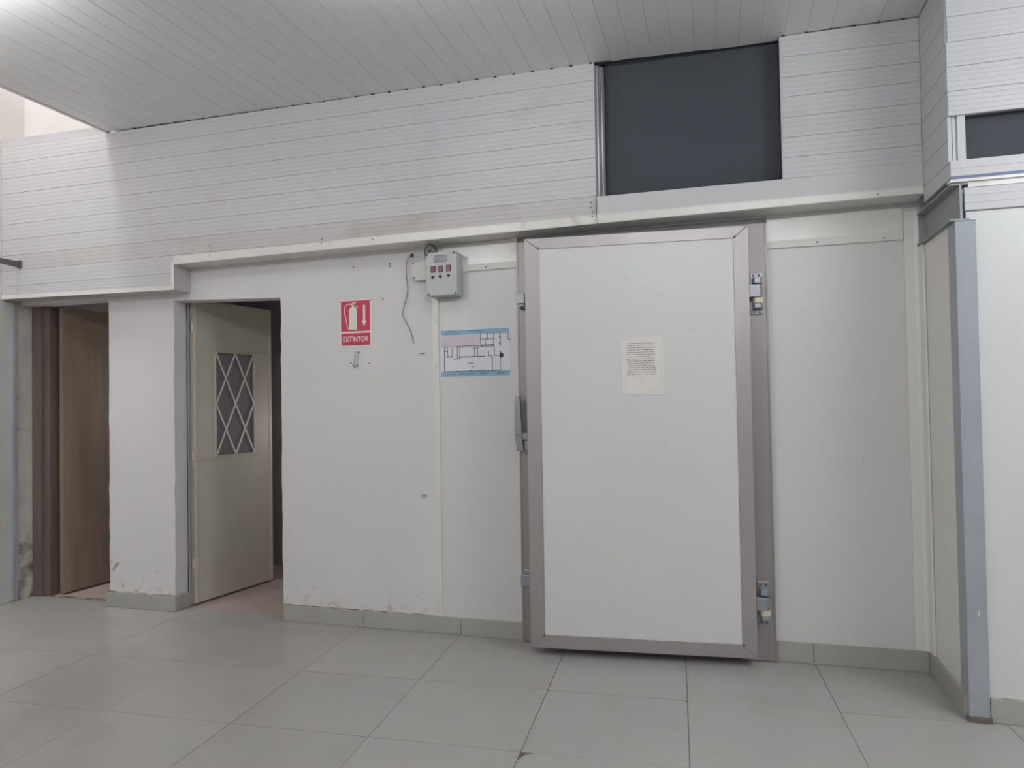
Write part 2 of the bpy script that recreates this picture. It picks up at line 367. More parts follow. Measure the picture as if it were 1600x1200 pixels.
# small rivets on the flashing
bm = B()
for x, z in ((-2.70, 2.175), (-1.95, 2.19), (-1.95, 2.21), (-1.63, 2.185), (-2.70, 2.23), (-.41, 2.25), (-.405, 2.226), (-.405, 2.205), (-.41, 2.275), (.9, 2.19)):
    cyl(bm, (x, YS-.008, z), .0035, .005, 'Y', 8)
obj('rivets', bm, 'rust', wall_upper, kind='stuff')
bm = B(); cyl(bm, (-.386, YS-.007, 2.183), .012, .003, 'Y', 14); obj('sealant_blob', bm, 'siding', wall_upper)
bm = B(); box(bm, -.3865, -.3835, YS-.0062, YS-.002, 2.19, 2.30); obj('board_joint', bm, 'grout', wall_upper)

# big dark window hole above the cold room door
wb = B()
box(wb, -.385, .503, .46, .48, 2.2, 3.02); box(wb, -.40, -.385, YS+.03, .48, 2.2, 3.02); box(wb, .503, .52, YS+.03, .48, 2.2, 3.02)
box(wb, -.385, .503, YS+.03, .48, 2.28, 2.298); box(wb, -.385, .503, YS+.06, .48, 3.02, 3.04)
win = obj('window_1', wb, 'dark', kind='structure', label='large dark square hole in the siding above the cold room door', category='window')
for k, (x0, x1, y0, mt) in enumerate(((-.3845, -.376, YS+.001, 'dark'), (-.376, -.368, YS+.012, 'alu'), (-.367, -.357, YS+.02, 'dark'), (-.356, -.350, YS+.03, 'alu'), (-.349, -.342, YS+.036, 'dark'))):
    bm = B(); box(bm, x0, x1, y0, y0+.03, 2.3, 2.975); obj('side_slat', bm, 'glass_dk' if mt == 'dark' else 'alu', win)
bm = B(); box(bm, -.341, .4985, YS+.075, YS+.079, 2.3005, 3.015); obj('pane', bm, mat('dark_opening_sheet', srgb(72, 76, 82), .75, spec=.25, var=.06, nscale=2), win)  # opaque sheet coloured dark to stand in for the shade inside the hole
bm = B(); box(bm, .498, .5025, YS+.001, YS+.03, 2.302, 2.975); obj('edge_trim', bm, 'siding', win)

# ------------------------------------------------------------------ ceiling
def cz(x): return 3.006-(x+3.46)*.0062
bm = B(); quadbox(bm, (-3.455, .1, 3.032), (-3.455, YF, 3.032), (XR, YF, 3.0), (XR, .1, 3.0), (0, 0, .1))
ceiling = obj('ceiling', bm, 'ceil', kind='structure', label='white plastic plank ceiling with boards running toward the viewer', category='ceiling')
def rag(x):
    pts = [(-.40, -.137), (-.30, -.124), (-.2, -.131), (-.1, -.12), (0, -.118), (.08, -.12), (.16, -.104), (.25, -.098), (.36, -.096), (.45, -.099), (.66, -.1)]
    for (a, ya), (b, yb) in zip(pts, pts[1:]):
        if a <= x <= b: return lerp(ya, yb, (x-a)/(b-a))
    return None
x = -2.333-11*.1017; n = 0
while x < XR-.1:
    spans = [(max(x, -3.46), min(x+.1017, XR-.02))]
    if x < 1.086 < x+.1017: spans = [(x, 1.086), (1.0862, x+.1017)]
    for x0, x1 in spans:
        if x1-x0 < .01: continue
        bm = B(); ribg = .0035
        e0 = rag(x0); e1 = rag(x1)
        ya = e0 if e0 is not None and e1 is not None else (YS-.003); yb = e1 if e0 is not None and e1 is not None else (YS-.003)
        if x0 > 1.08: ya = yb = -.505
        A = []; Bp = []
        for (t, d) in ((0, .014), (0, .0022), (.018, .0022), (.035, 0), (.5, 0), (.985, 0), (1, .001), (1, .014)):
            xx = lerp(x0, x1, t); zz = cz(xx)+d+(.0008 if n % 2 else 0)
            A.append((xx, lerp(ya, yb, t), zz)); Bp.append((xx, YF+.01, zz))
        loft(bm, A, Bp); obj('ceiling_plank', bm, 'ceil', ceiling)
    x += .1017; n += 1
bm = B(); box(bm, -3.475, -3.461, YF+.01, YS-.003, 3.003, 3.06); obj('edge_trim', bm, 'ceil', ceiling)
# tiny dark fixing gaps along the ceiling/wall joint
bm = B(); x = -2.333-9*.1017
while x < 1.06:
    if not (-.39 < x < .5): box(bm, x-.006, x+.009, YS-.007, YS-.001, cz(x)-.004, cz(x)+.001)
    x += .1017
obj('joint_gaps', bm, 'hole', ceiling, kind='stuff')

# ------------------------------------------------------------------ right hand return and frontal wall
XS = 1.087
bm = B(); box(bm, XS+.015, XS+.03, -.485, -.11, 2.135, 3.0)
wall_return = obj('wall_return', bm, 'siding', kind='structure', label='short siding clad return beside the upper right corner', category='wall')
SZ = [2.974, 2.868, 2.772, 2.684, 2.585, 2.492, 2.396, 2.298, 2.204, 2.135]
for a, b in zip(SZ, SZ[1:]):
    bm = B(); plank(bm, (XS, -.142), (XS, -.492), b, a, b-.004 if b > 2.14 else 2.135, a-.004, (-1, 0), ribs=0, gw=.03); obj('siding_plank', bm, 'siding', wall_return)
YR = -.5
bm = B(); box(bm, 1.092, XR, YR+.017, YR+.05, 2.39, 3.0); box(bm, 1.9, XR, YR+.017, YR+.05, 2.1, 2.39); box(bm, 1.176, XR, YR+.035, YR+.1, .0005, 1.967); box(bm, 1.16, XR, YR+.035, YR+.1, 1.967, 2.1)
wall_right = obj('wall_right', bm, 'panel', kind='structure', label='bright white wall right of the grey steel post', category='wall')
zz = [3.0, 2.879, 2.785, 2.683, 2.583, 2.485, 2.386]
for k, (a, b) in enumerate(zip(zz, zz[1:])):
    xo = (0, .004, .006, .001, 0, .002)[k]
    bm = B(); plank(bm, (1.088+xo, YR), (XR-.01, YR), b, a, b, a, (0, -1), ribs=4); obj('siding_plank', bm, 'siding', wall_right)
bm = B(); plank(bm, (1.091, YR-.004), (XR-.01, YR-.004), 2.142, 2.207, 2.142, 2.207, (0, -1), ribs=1); obj('siding_plank', bm, 'siding', wall_right)
bm = B(); plank(bm, (1.901, YR), (XR-.01, YR), 2.207, 2.386, 2.207, 2.386, (0, -1), ribs=4); obj('siding_plank', bm, 'siding', wall_right)
bm = B(); box(bm, 1.089, XR-.01, YR-.001, YR+.02, 2.130, 2.1415); obj('blue_strip', bm, 'blue', wall_right, label='blue grey plastic strip under the lower board')
bm = B(); box(bm, 1.086, XR-.01, YR-.012, YR+.03, 2.118, 2.1295); obj('ledge', bm, 'flash', wall_right)
bm = B(); box(bm, 1.151, XR-.01, YR-.002, YR+.03, 2.096, 2.1175); obj('ledge', bm, 'flash', wall_right)
bm = B(); plank(bm, (1.1375, YR), (XR-.01, YR), 2.004, 2.095, 2.003, 2.094, (0, -1), ribs=2); obj('siding_plank', bm, 'siding', wall_right)
bm = B(); v_ = [(1.1745, .02), (XR-.01, .02), (XR-.01, 2.002), (1.143, 2.002), (1.143, 1.9675), (1.1745, 1.9675)]
prism(bm, v_, YR+.01, YR+.034)
for v in bm.verts: v.co = Vector((v.co.x, v.co.z, v.co.y))
obj('wall_panel', bm, 'panel', wall_right)
# window 2 (right edge)
wb = B(); box(wb, 1.10, 1.9, -.18, -.17, 2.2, 2.4); box(wb, 1.12, 1.9, YR+.02, -.18, 2.195, 2.206); box(wb, 1.12, 1.9, YR+.02, -.18, 2.387, 2.4); box(wb, 1.89, 1.9, YR+.02, -.18, 2.2, 2.4)
win2 = obj('window_2', wb, 'dark', kind='structure', label='dark slot window at the right edge', category='window')
bm = B(); box(bm, 1.091, 1.120, YR+.012, YR+.03, 2.207, 2.386); box(bm, 1.104, 1.108, YR+.006, YR+.012, 2.207, 2.386); obj('window_frame', bm, 'alu', win2)
bm = B(); box(bm, 1.120, 1.148, YR+.003, YR+.03, 2.207, 2.386); obj('window_frame', bm, 'siding', win2)
bm = B(); box(bm, 1.148, 1.889, YR+.04, YR+.045, 2.207, 2.386); obj('pane', bm, bpy.data.materials['dark_opening_sheet'], win2)  # same dark sheet, painting the unlit space behind the slot
bm = B(); box(bm, 1.091, 1.9, YR-.003, YR+.006, 2.3865, 2.390); obj('drip_edge', bm, 'grey_steel', win2)

# lower side wall of the cold room (faces left)
bm = B(); box(bm, 1.104, 1.15, -.41, .05, .0005, 1.965)
wall_side = obj('wall_side', bm, 'panel_side', kind='structure', label='narrow cream side panel between the corner trim and the steel post', category='wall')
# steel post and beam
bm = B()
box(bm, 1.100, 1.1015, -.502, -.412, .018, 1.963); box(bm, 1.1705, 1.172, -.502, -.412, .018, 1.963)
box(bm, 1.1015, 1.1705, -.502, -.500, .018, 1.963); box(bm, 1.1015, 1.1705, -.414, -.412, .018, 1.963); box(bm, 1.098, 1.174, -.504, -.412, 1.9635, 1.966)
post = empty('steel_post', (1.136, -.457, 0), label='grey painted steel post standing at the right corner under the beam', category='post')
post_body = obj('shaft', bm, 'grey_steel', post, bevel=.001)
bm = B(); prism(bm, [(1.092, -.509), (1.11, -.513), (1.145, -.515), (1.176, -.514), (1.178, -.503), (1.172, -.41), (1.102, -.41), (1.094, -.49)], .001, .0175); obj('base_plate', bm, 'rust', post)
bm = B(); box(bm, 1.140, 1.144, -.5035, -.5021, .41, .43); obj('paint_chip', bm, 'signwhite', post)
beam = empty('steel_beam', (1.121, -.25, 1.9665), label='short grey steel beam on top of the post, below the siding', category='beam')
bm = B(); box(bm, 1.084, 1.152, -.502, -.019, 1.9665, 1.974); obj('flange', bm, 'beam', beam)
bm = B(); box(bm, 1.088, 1.151, -.502, -.019, 2.108, 2.1165); obj('flange', bm, 'beam', beam)
bm = B(); box(bm, 1.1195, 1.1275, -.502, -.019, 1.974, 2.108); obj('web', bm, 'beam', beam)
bm = B(); box(bm, 1.092, 1.1192, -.024, -.019, 1.975, 2.1075); obj('end_plate', bm, 'beam', beam)

# ------------------------------------------------------------------ cold room front
bm = B()
box(bm, -1.304, -.84, .002, .07, .0005, 2.16); box(bm, .43, 1.104, .002, .07, .0005, 2.16); box(bm, -.84, .43, .03, .07, 2.10, 2.16)
box(bm, -1.334, 1.25, .002, .07, 2.16, 2.19); box(bm, -1.334, -.41, .002, .07, 2.19, 2.97); box(bm, .53, 1.25, .002, .07, 2.19, 2.97); box(bm, 1.104, 1.25, .01, .07, 1.97, 2.16)  # unseen header boxes added behind the siding to stop light leaks
cold = obj('wall_cold_room', bm, 'panel', kind='structure', label='flat white insulated panels either side of the big door', category='wall')
bm = B(); box(bm, -1.3445, -1.326, -.003, .06, .0005, 2.155); box(bm, -1.3255, -1.304, -.006, .06, .0005, 2.155); obj('joint_cover', bm, 'flash', cold)
# top flashings with fixing screws
for x0, x1, z0, z1 in ((-1.303, -.841, 1.995, 2.0), (.4315, 1.03, 2.004, 2.003)):
    bm = B()
    quadbox(bm, (x0, -.003, z0+.035), (x1, -.003, z1+.035), (x1, -.003, 2.16), (x0, -.003, 2.145), (0, .004, 0))
    quadbox(bm, (x0, -.007, z0), (x1, -.007, z1), (x1, -.003, z1+.037), (x0, -.003, z0+.037), (0, .006, 0))
    obj('top_flashing', bm, 'flash', cold)
bm = B()
for x, z in ((-1.02, 2.013), (.66, 2.02), (.95, 2.017), (-1.16, 2.012)): cyl(bm, (x, -.0095, z), .004, .004, 'Y', 8)
obj('screws', bm, 'rust', cold, kind='stuff')
# corner trim (rounded) at the inner corner
bm = B(); prism(bm, [(1.033, 0), (1.035, -.007), (1.075, -.008), (1.084, -.012), (1.090, -.02), (1.092, -.07), (1.103, -.07), (1.103, .001)], .0975, 1.965)
prism(bm, [(1.033, 0), (1.035, -.007), (1.075, -.008), (1.084, -.012), (1.088, -.018), (1.103, -.018), (1.103, .001)], 1.965, 2.135)
obj('corner_trim', bm, 'panel_side', cold, bevel=.0015)

# steel door frame around the cold room opening (posts, threshold, lintel)
fr = empty('trim_1', (-.2, -.02, 0), kind='structure', label='brushed steel frame fixed around the cold room doorway', category='frame')
bm = B(); box(bm, -.8395, -.66, -.031, .07, .002, 2.128); box(bm, -.8395, -.829, -.034, -.031, .002, 2.128); obj('frame_post', bm, 'steel_dk', fr, bevel=.0015)
bm = B(); box(bm, .26, .4295, -.031, .07, .002, 2.128); box(bm, .419, .4295, -.034, -.031, .002, 2.128); obj('frame_post', bm, 'steel_dk', fr, bevel=.0015)
bm = B(); box(bm, -.66, .26, -.031, .07, 2.03, 2.128); obj('frame_lintel', bm, 'steel_dk', fr)
bm = B(); box(bm, -.66, .26, -.02, .07, .002, .03); obj('threshold', bm, 'steel_dk', fr)
bm = B(); box(bm, -.66, .26, .05, .07, .03, 2.03); obj('inner_panel', bm, 'dark', fr)

# cold room door leaf: local frame, x towards the hinge side, origin on the hinge edge
HZ = math.atan2(.095, 1.083)
d3 = empty('door_3', (.338, -.125, 0), HZ, kind='structure', label='huge white cold room door in a brushed steel edge frame, standing slightly ajar', category='door')
W3 = 1.0872; Z0, Z1 = .041, 2.100; SWL, SWR, SB, ST = .074, .068, .068, .057
def lx(a, b, y0, y1, z0, z1): bm = B(); box(bm, a, b, y0, y1, z0, z1); return bm
bm = lx(-W3+SWL-.004, -SWR+.004, .0045, .085, Z0+SB-.004, Z1-ST+.004)
obj('door_panel', bm, 'panel', d3, True)
def rail(p, deep=.088):                     # mitred steel profile, p = four corner (x,z)
    bm = B(); quadbox(bm, *[(x, 0, z) for x, z in p], (0, deep, 0)); return bm
o = (-W3, 0, Z0, Z1); xi0, xi1, zi0, zi1 = -W3+SWL, -SWR, Z0+SB, Z1-ST
obj('edge_profile', rail([(o[0], Z0), (xi0, zi0), (xi0, zi1), (o[0], Z1)]), 'steel', d3, True, bevel=.002)
obj('edge_profile', rail([(xi1, zi0), (0, Z0), (0, Z1), (xi1, zi1)]), 'steel', d3, True, bevel=.002)
obj('edge_profile', rail([(o[0]+.0008, Z0), (-.0008, Z0), (xi1, zi0-.0004), (xi0, zi0-.0004)]), 'steel', d3, True, bevel=.002)
obj('edge_profile', rail([(xi0, zi1+.0004), (xi1, zi1+.0004), (-.0008, Z1), (o[0]+.0008, Z1)]), 'steel', d3, True, bevel=.002)
bm = B(); box(bm, -W3+.02, -.02, .0885, .10, Z0+.01, Z1-.01); obj('gasket', bm, 'black', d3, True)
bm = B()
for x, z in ((xi0-.004, zi0-.006), (xi0-.004, zi1+.006), (xi1+.006, zi0-.006), (xi1+.006, zi1+.006)): cyl(bm, (x, -.002, z), .006, .004, 'Y', 8)
obj('corner_screws', bm, 'rust', d3, True, kind='stuff')
# hinges: placed in world axes on the right frame post, arm reaching the leaf edge
def hinge(zc, lower=False):
    h = empty('hinge', (0, 0, 0)); h.parent = d3
    h.rotation_euler = (0, 0, -HZ)          # back to world axes
    def add(name, bm, m, **k):
        for v in bm.verts: v.co -= Vector((.338, -.125, 0))
        return obj(name, bm, m, h, True, **k)
    X0, X1 = .347, .402
    bm = B(); box(bm, X0, X1, -.036, -.031, zc-.102, zc+.102); add('mounting_plate', bm, 'zamak', bevel=.001)
    bm = B(); box(bm, X0, X1, -.044, -.036, zc+.072, zc+.102); box(bm, X0, X1, -.042, -.036, zc-.102, zc-.080); add('fixing_lug', bm, 'zamak', bevel=.002, kind='stuff')
    bm = B(); prism(bm, [(X0+.009, -.037), (X0+.009, -.080), (X0+.018, -.088), (X1-.012, -.088), (X1-.001, -.078), (X1-.001, -.037)], zc+.045, zc+.074); add('knuckle', bm, 'zamak', bevel=.002)
    bm = B(); prism(bm, [(.339, -.060), (.339, -.100), (X1-.014, -.100), (X1-.002, -.088), (X1-.002, -.060)], zc-.022, zc+.038); add('hinge_arm', bm, 'zamak', bevel=.002)
    bm = B(); prism(bm, [(X0+.010, -.040), (X0+.010, -.084), (X0+.020, -.092), (X1-.012, -.092), (X1, -.082), (X1, -.040)], zc-.050, zc-.023); add('bushing', bm, 'nylon', bevel=.002)
    bm = B(); prism(bm, [(X0+.009, -.037), (X0+.009, -.082), (X0+.018, -.090), (X1-.012, -.090), (X1, -.080), (X1, -.037)], zc-.074, zc-.051); add('knuckle', bm, 'zamak', bevel=.002)
    bm = B()
    for x in (X0+.014, X1-.014):
        cyl(bm, (x, -.048, zc+.088), .0055, .005, 'Y', 8); cyl(bm, (x, -.046, zc-.092), .0055, .005, 'Y', 8)
    add('bolts', bm, 'cable', kind='stuff')
hinge(1.782); hinge(.285)
# latch catches and lever on the left side
def wpart(name, bm, m, parent, **k):        # world coordinates -> door_3 local
    for v in bm.verts:
        p = v.co-Vector((.338, -.125, 0)); c_, s_ = math.cos(-HZ), math.sin(-HZ)
        v.co = Vector((c_*p.x-s_*p.y, s_*p.x+c_*p.y, p.z))
    return obj(name, bm, m, parent, True, **k)
bm = B(); box(bm, -.835, -.79, -.062, -.031, 1.795, 1.850); box(bm, -.828, -.795, -.05, -.031, 1.775, 1.795); k_ = wpart('catch', bm, 'zamak', d3, bevel=.003)
bm = B(); box(bm, -.815, -.785, -.058, -.031, 1.766, 1.782); wpart('roller', bm, 'black', d3)
bm = B(); box(bm, -.836, -.775, -.062, -.031, .30, .362); box(bm, -.826, -.775, -.045, -.031, .362, .385); wpart('catch', bm, 'zamak', d3, bevel=.003)
# lever handle: long flat bar that thickens to the bottom
bm = B()
A = [(-.842, -.098, 1.305), (-.815, -.098, 1.305), (-.815, -.080, 1.305), (-.842, -.080, 1.305)]
Bq = [(-.846, -.100, 1.10), (-.806, -.100, 1.10), (-.806, -.072, 1.10), (-.846, -.072, 1.10)]
Cq = [(-.836, -.094, 1.015), (-.800, -.094, 1.015), (-.800, -.066, 1.015), (-.836, -.066, 1.015)]
for a, b in ((Bq, A), (Cq, Bq)): loft(bm, a, b)
lever = wpart('handle', bm, 'zamak', d3, bevel=.004)
bm = B(); box(bm, -.812, -.775, -.090, -.031, 1.075, 1.11); box(bm, -.80, -.765, -.080, -.031, 1.02, 1.07); wpart('latch_body', bm, 'zamak', d3, bevel=.002)

# ------------------------------------------------------------------ baseboards
bb = empty('baseboard_back', (-1.6, -.005, 0), kind='structure', label='grey tile skirting along the foot of the back wall', category='baseboard')
def skirt(x0, x1, y0, y1, z, par):
    bm = B(); box(bm, x0, x1, y0, y1, .0008, z); obj('skirting_tile', bm, 'skirt', par, bevel=.0012)
for x0, x1, z in ((-3.620, -3.083, .093), (-2.312, -1.786, .092), (-1.783, -1.197, .092), (-1.194, -.8415, .092), (.4315, .5955, .096), (.598, 1.0878, .096)):
    skirt(x0, x1, -.011, -.0005 if x1 < 0 else .001, z, bb)
skirt(-3.0895, -3.0785, .0, .108, .093, bb)
bm = B()
box(bm, -3.610, -3.09, -.006, 0, .093, .1); box(bm, -2.312, -1.345, -.006, 0, .092, .097)
obj('mortar_line', bm, 'plaster_old', bb)
bs = empty('baseboard_side', (1.09, -.2, 0), kind='structure', label='grey tile skirting on the short side wall by the steel post', category='baseboard')
skirt(1.0885, 1.1035, -.485, .001, .096, bs)
br = empty('baseboard_right', (2.5, -.495, 0), kind='structure', label='grey tile skirting right of the steel post', category='baseboard')
for x0, x1 in ((1.1755, 1.66), (1.6625, 2.26), (2.2625, 2.86), (2.8625, 3.46), (3.4625, 4.59)): skirt(x0, x1, YR+.0, YR+.0095, .092, br)
bm = B(); box(bm, 1.18, 4.58, YR+.003, YR+.01, .092, .0965); obj('mortar_line', bm, 'plaster_old', br)

# ------------------------------------------------------------------ door 1, brown
d1 = empty('door_1', (-4.25, .1, 0), kind='structure', label='brown wooden door standing open into the leftmost doorway', category='door')
bm = B(); box(bm, -4.335, -4.255, .075, .12, .002, 1.974); obj('door_jamb', bm, 'brown_dk', d1, bevel=.002)
bm = B(); box(bm, -4.255, -4.205, .095, .20, .002, 1.974); obj('door_jamb', bm, 'brown_dk', d1, bevel=.002)
a1 = math.atan2(.40, .05)
lf = empty('leaf', (.095, .04, 0), a1); lf.parent = d1
bm = B(); box(bm, 0, .76, -.018, .018, .012, 1.97); obj('leaf_panel', bm, 'brown', lf, True, bevel=.002)
bm = B(); cyl(bm, (.69, -.032, 1.0), .02, .014, 'Y', 16); cyl(bm, (.69, -.06, 1.0), .009, .03, 'Y', 10); box(bm, .60, .695, -.064, -.052, .992, 1.008); obj('door_handle', bm, 'zamak', lf, True)
bm = B(); box(bm, -4.20, -3.602, .089, .115, .0005, .004); obj('threshold', bm, 'plaster_old', d1)

# ------------------------------------------------------------------ door 2, cream metal with diamond grille
d2 = empty('door_2', (-3.078, .125, 0), kind='structure', label='cream metal door with diamond grille, open inward in the second doorway', category='door')
bm = B(); box(bm, -3.0895, -3.0775, .108, .118, .002, 1.94); box(bm, -3.0895, -3.084, .108, .16, .002, 1.94); obj('door_jamb', bm, 'grey_steel', d2)
a2 = math.atan2(.665, .119)
l2 = empty('leaf', (.012, .008, 0), a2); l2.parent = d2
LW, LH0, LH1 = .672, .012, 1.968
wx0, wx1, wz0, wz1 = .178, .505, .945, 1.632
bm = B()                                    # sheet with a window cut-out; visible face is local -y
for x0, x1, z0, z1 in ((0, LW, LH0, wz0), (0, LW, wz1, LH1), (0, wx0, wz0, wz1), (wx1, LW, wz0, wz1)): box(bm, x0, x1, -.004, .004, z0, z1)
obj('door_sheet', bm, 'beige', l2, True)
for x0, x1, z0, z1 in ((0, .022, LH0, LH1), (LW-.022, LW, LH0, LH1)):
    bm = B(); box(bm, x0, x1, -.010, .018, z0, z1); obj('stile', bm, 'beige_edge', l2, True, bevel=.001)
for z0, z1 in ((LH0, LH0+.022), (LH1-.022, LH1), (wz0-.022, wz0-.004), (wz1+.004, wz1+.016)):
    bm = B(); box(bm, .022, LW-.022, -.008, .012, z0, z1); obj('rail', bm, 'beige', l2, True, bevel=.001)
for x0, x1, z0, z1 in ((wx0-.012, wx0, wz0-.006, wz1+.006), (wx1, wx1+.012, wz0-.006, wz1+.006), (wx0, wx1, wz0-.006, wz0), (wx0, wx1, wz1, wz1+.006)):
    bm = B(); box(bm, x0, x1, -.012, .006, z0, z1); obj('window_bead', bm, 'beige_edge', l2, True)
bm = B(); box(bm, wx0, wx1, .006, .010, wz0, wz1); obj('pane', bm, 'glass_dk', l2, True)
def P2(u, v): return Vector((lerp(wx0, wx1, u), -.012, lerp(wz0, wz1, v)))
for (a, b) in (((0, 1), (1, 0)), ((.5, 1), (1, .5)), ((0, .5), (.5, 0)), ((1, 1), (0, 0)), ((.5, 1), (0, .5)), ((1, .5), (.5, 0))):
    bm = B(); p, q = P2(*a), P2(*b); d = (q-p).normalized(); nn = Vector((-d.z, 0, d.x))*.0045
    quadbox(bm, p+nn, p-nn, q-nn, q+nn, (0, .006, 0)); obj('grille_bar', bm, 'grille', l2, True)
for z in (1.76, .93, .24):
    bm = B(); cyl(bm, (-.004, -.006, z), .007, .06, 'Z', 10); box(bm, -.004, .03, -.012, -.009, z, z+.06); obj('hinge', bm, 'beige_edge', l2, True)

# ------------------------------------------------------------------ things on the walls
# trunking on the left wall
tr = empty('cable_conduit', (-4.33, -.055, .01), label='thin grey vertical conduit on the left wall beside the brown door', category='conduit')
bm = B(); box(bm, -4.3395, -4.322, -.072, -.048, .012, 1.985); obj('channel', bm, 'grey_steel', tr, bevel=.002)
for z in (.34, .93, 1.14, 1.35):
    bm = B(); box(bm, -4.3395, -4.333, -.048, -.022, z, z+.008); cyl(bm, (-4.3395, -.026, z+.004), .006, .008, 'X', 8); obj('clip', bm, 'alu', tr)
# bracket arm on the siding
bk = empty('wall_bracket', (-4.17, -.15, 2.2), label='dark grey metal bracket arm sticking out of the siding at left', category='bracket')
bm = B(); box(bm, -4.188, -4.158, -.147, -.142, 2.196, 2.246); obj('plate', bm, 'cable', bk)
bm = B(); loft(bm, [(-4.182, -.147, 2.198), (-4.170, -.147, 2.198), (-4.170, -.147, 2.238), (-4.182, -.147, 2.238)], [(-4.182, -.62, 2.226), (-4.170, -.62, 2.226), (-4.170, -.62, 2.240), (-4.182, -.62, 2.240)])
obj('arm', bm, 'cable', bk)

# extinguisher sign
sg = empty('extinguisher_sign', (-1.818, -.002, 1.605), label='red and white fire extinguisher sign reading EXTINTOR', category='sign')
def sx(u): return -1.924+u*.2055
bm = B(); quadbox(bm, (-1.924, -.003, 1.607), (-1.7125, -.003, 1.607), (-1.7125, -.003, 1.879), (-1.924, -.003, 1.879), (0, .0025, 0)); obj('sign_plate', bm, 'signwhite', sg)
bm = B(); box(bm, -1.912, -1.7265, -.0042, -.003, 1.695, 1.8715); obj('red_field', bm, 'signred', sg)
bm = B(); box(bm, -1.911, -1.7265, -.0042, -.003, 1.614, 1.684); obj('red_field', bm, 'signred', sg)
# pictogram; (a,b) in 0..1 of the upper red field
def fxy(a, b): return (lerp(-1.912, -1.7265, a), -.0052, lerp(1.695, 1.8715, b))
bm = B()
def poly(pts):
    v = [bm.verts.new(fxy(*p)) for p in pts]; v2 = [bm.verts.new(Vector(fxy(*p))+Vector((0, .001, 0))) for p in pts]
    bm.faces.new(v); bm.faces.new(v2[::-1]); n = len(v)
    for i in range(n): j = (i+1) % n; bm.faces.new((v[i], v2[i], v2[j], v[j]))
poly([(.29, .05), (.55, .05), (.555, .12), (.555, .72), (.53, .77), (.46, .80), (.455, .87), (.385, .87), (.38, .80), (.31, .77), (.28, .70), (.275, .12)])
poly([(.33, .87), (.35, .92), (.52, .96), (.53, .935), (.42, .89), (.60, .80), (.595, .775), (.44, .85)])
hose = [(.38, .90), (.25, .90), (.15, .84), (.125, .72), (.14, .55), (.19, .35), (.215, .18), (.24, .10), (.30, .065)]
for (a, b), (c, d) in zip(hose, hose[1:]):
    dx, dz = c-a, d-b; L_ = math.hypot(dx, dz); nx, nz = -dz/L_*.013, dx/L_*.013
    poly([(a+nx, b+nz), (a-nx, b-nz), (c-nx, d-nz), (c+nx, d+nz)])
poly([(.765, .85), (.765, .34), (.72, .34), (.80, .16), (.885, .34), (.84, .34), (.84, .85)])
obj('pictogram', bm, 'signwhite', sg)
cu = bpy.data.curves.new('lettering', 'FONT'); cu.body = 'EXTINTOR'; cu.size = .043; cu.extrude = .0005; cu.offset = .0006; cu.align_x = 'CENTER'; cu.align_y = 'CENTER'; cu.resolution_u = 2
tmp = bpy.data.objects.new('lettering', cu); C.objects.link(tmp)
bpy.context.view_layer.update()
me = bpy.data.meshes.new_from_object(tmp.evaluated_get(bpy.context.evaluated_depsgraph_get()))
bpy.data.objects.remove(tmp); me.materials.clear(); me.materials.append(M['signwhite'])
lw = max(v.co.x for v in me.vertices)-min(v.co.x for v in me.vertices); kx = .162/lw
for v in me.vertices: v.co = Vector((v.co.x*kx, v.co.z*-1, v.co.y))
lt = bpy.data.objects.new('lettering', me); C.objects.link(lt); lt.parent = sg; lt.location = (-.001, -.0028, .0435)
bm = B(); cyl(bm, (-1.719, -.006, 1.871), .004, .004, 'Y', 8); cyl(bm, (-1.919, -.006, 1.871), .003, .004, 'Y', 8); obj('screws', bm, 'rust', sg, kind='stuff')
# empty extinguisher hook under the sign
hk = empty('wall_hook', (-1.82, -.004, 1.48), label='white empty hanging clip on the wall just below the red sign', category='hook')
bm = B(); quadbox(bm, (-1.838, -.004, 1.502), (-1.810, -.004, 1.496), (-1.800, -.004, 1.578), (-1.826, -.004, 1.582), (0, .004, 0)); obj('strap', bm, 'box', hk)
bm = B(); tube(bm, [(-1.835, -.005, 1.506), (-1.83, -.016, 1.494), (-1.812, -.018, 1.490), (-1.806, -.006, 1.500)], .0028); obj('hook', bm, 'cable', hk)
bm = B(); cyl(bm, (-1.800, -.007, 1.573), .004, .006, 'Y', 8); obj('screw', bm, 'cable', hk)
bm = B(); cyl(bm, (-1.852, -.004, 1.512), .0045, .004, 'Y', 8); cyl(bm, (-1.735, -.004, 1.507), .0045, .004, 'Y', 8); obj('screws', bm, 'rust', hk, kind='stuff')
# small cable hooks
for z, lab in ((1.553, 'small metal hook on the white wall level with the poster'), (.756, 'small metal hook low on the white wall, below the other hook')):
    h = empty('cable_hook', (-1.405, -.003, z), label=lab, category='hook')
    bm = B(); box(bm, -1.416, -1.392, -.003, 0, z-.008, z+.012); obj('plate', bm, 'box_w', h)
    bm = B(); tube(bm, [(-1.418, -.004, z+.001), (-1.408, -.007, z), (-1.396, -.007, z+.001), (-1.390, -.004, z+.002)], .0022); obj('hook', bm, 'cable', h)
# wall plugs above
bm = B()
for x, z in ((-1.83, 2.068), (-1.60, 2.072), (-1.60, 2.058), (-1.645, 1.875)): cyl(bm, (x, -.003, z), .005, .004, 'Y', 8)
obj('wall_plugs', bm, 'rust', wall_back, kind='stuff')

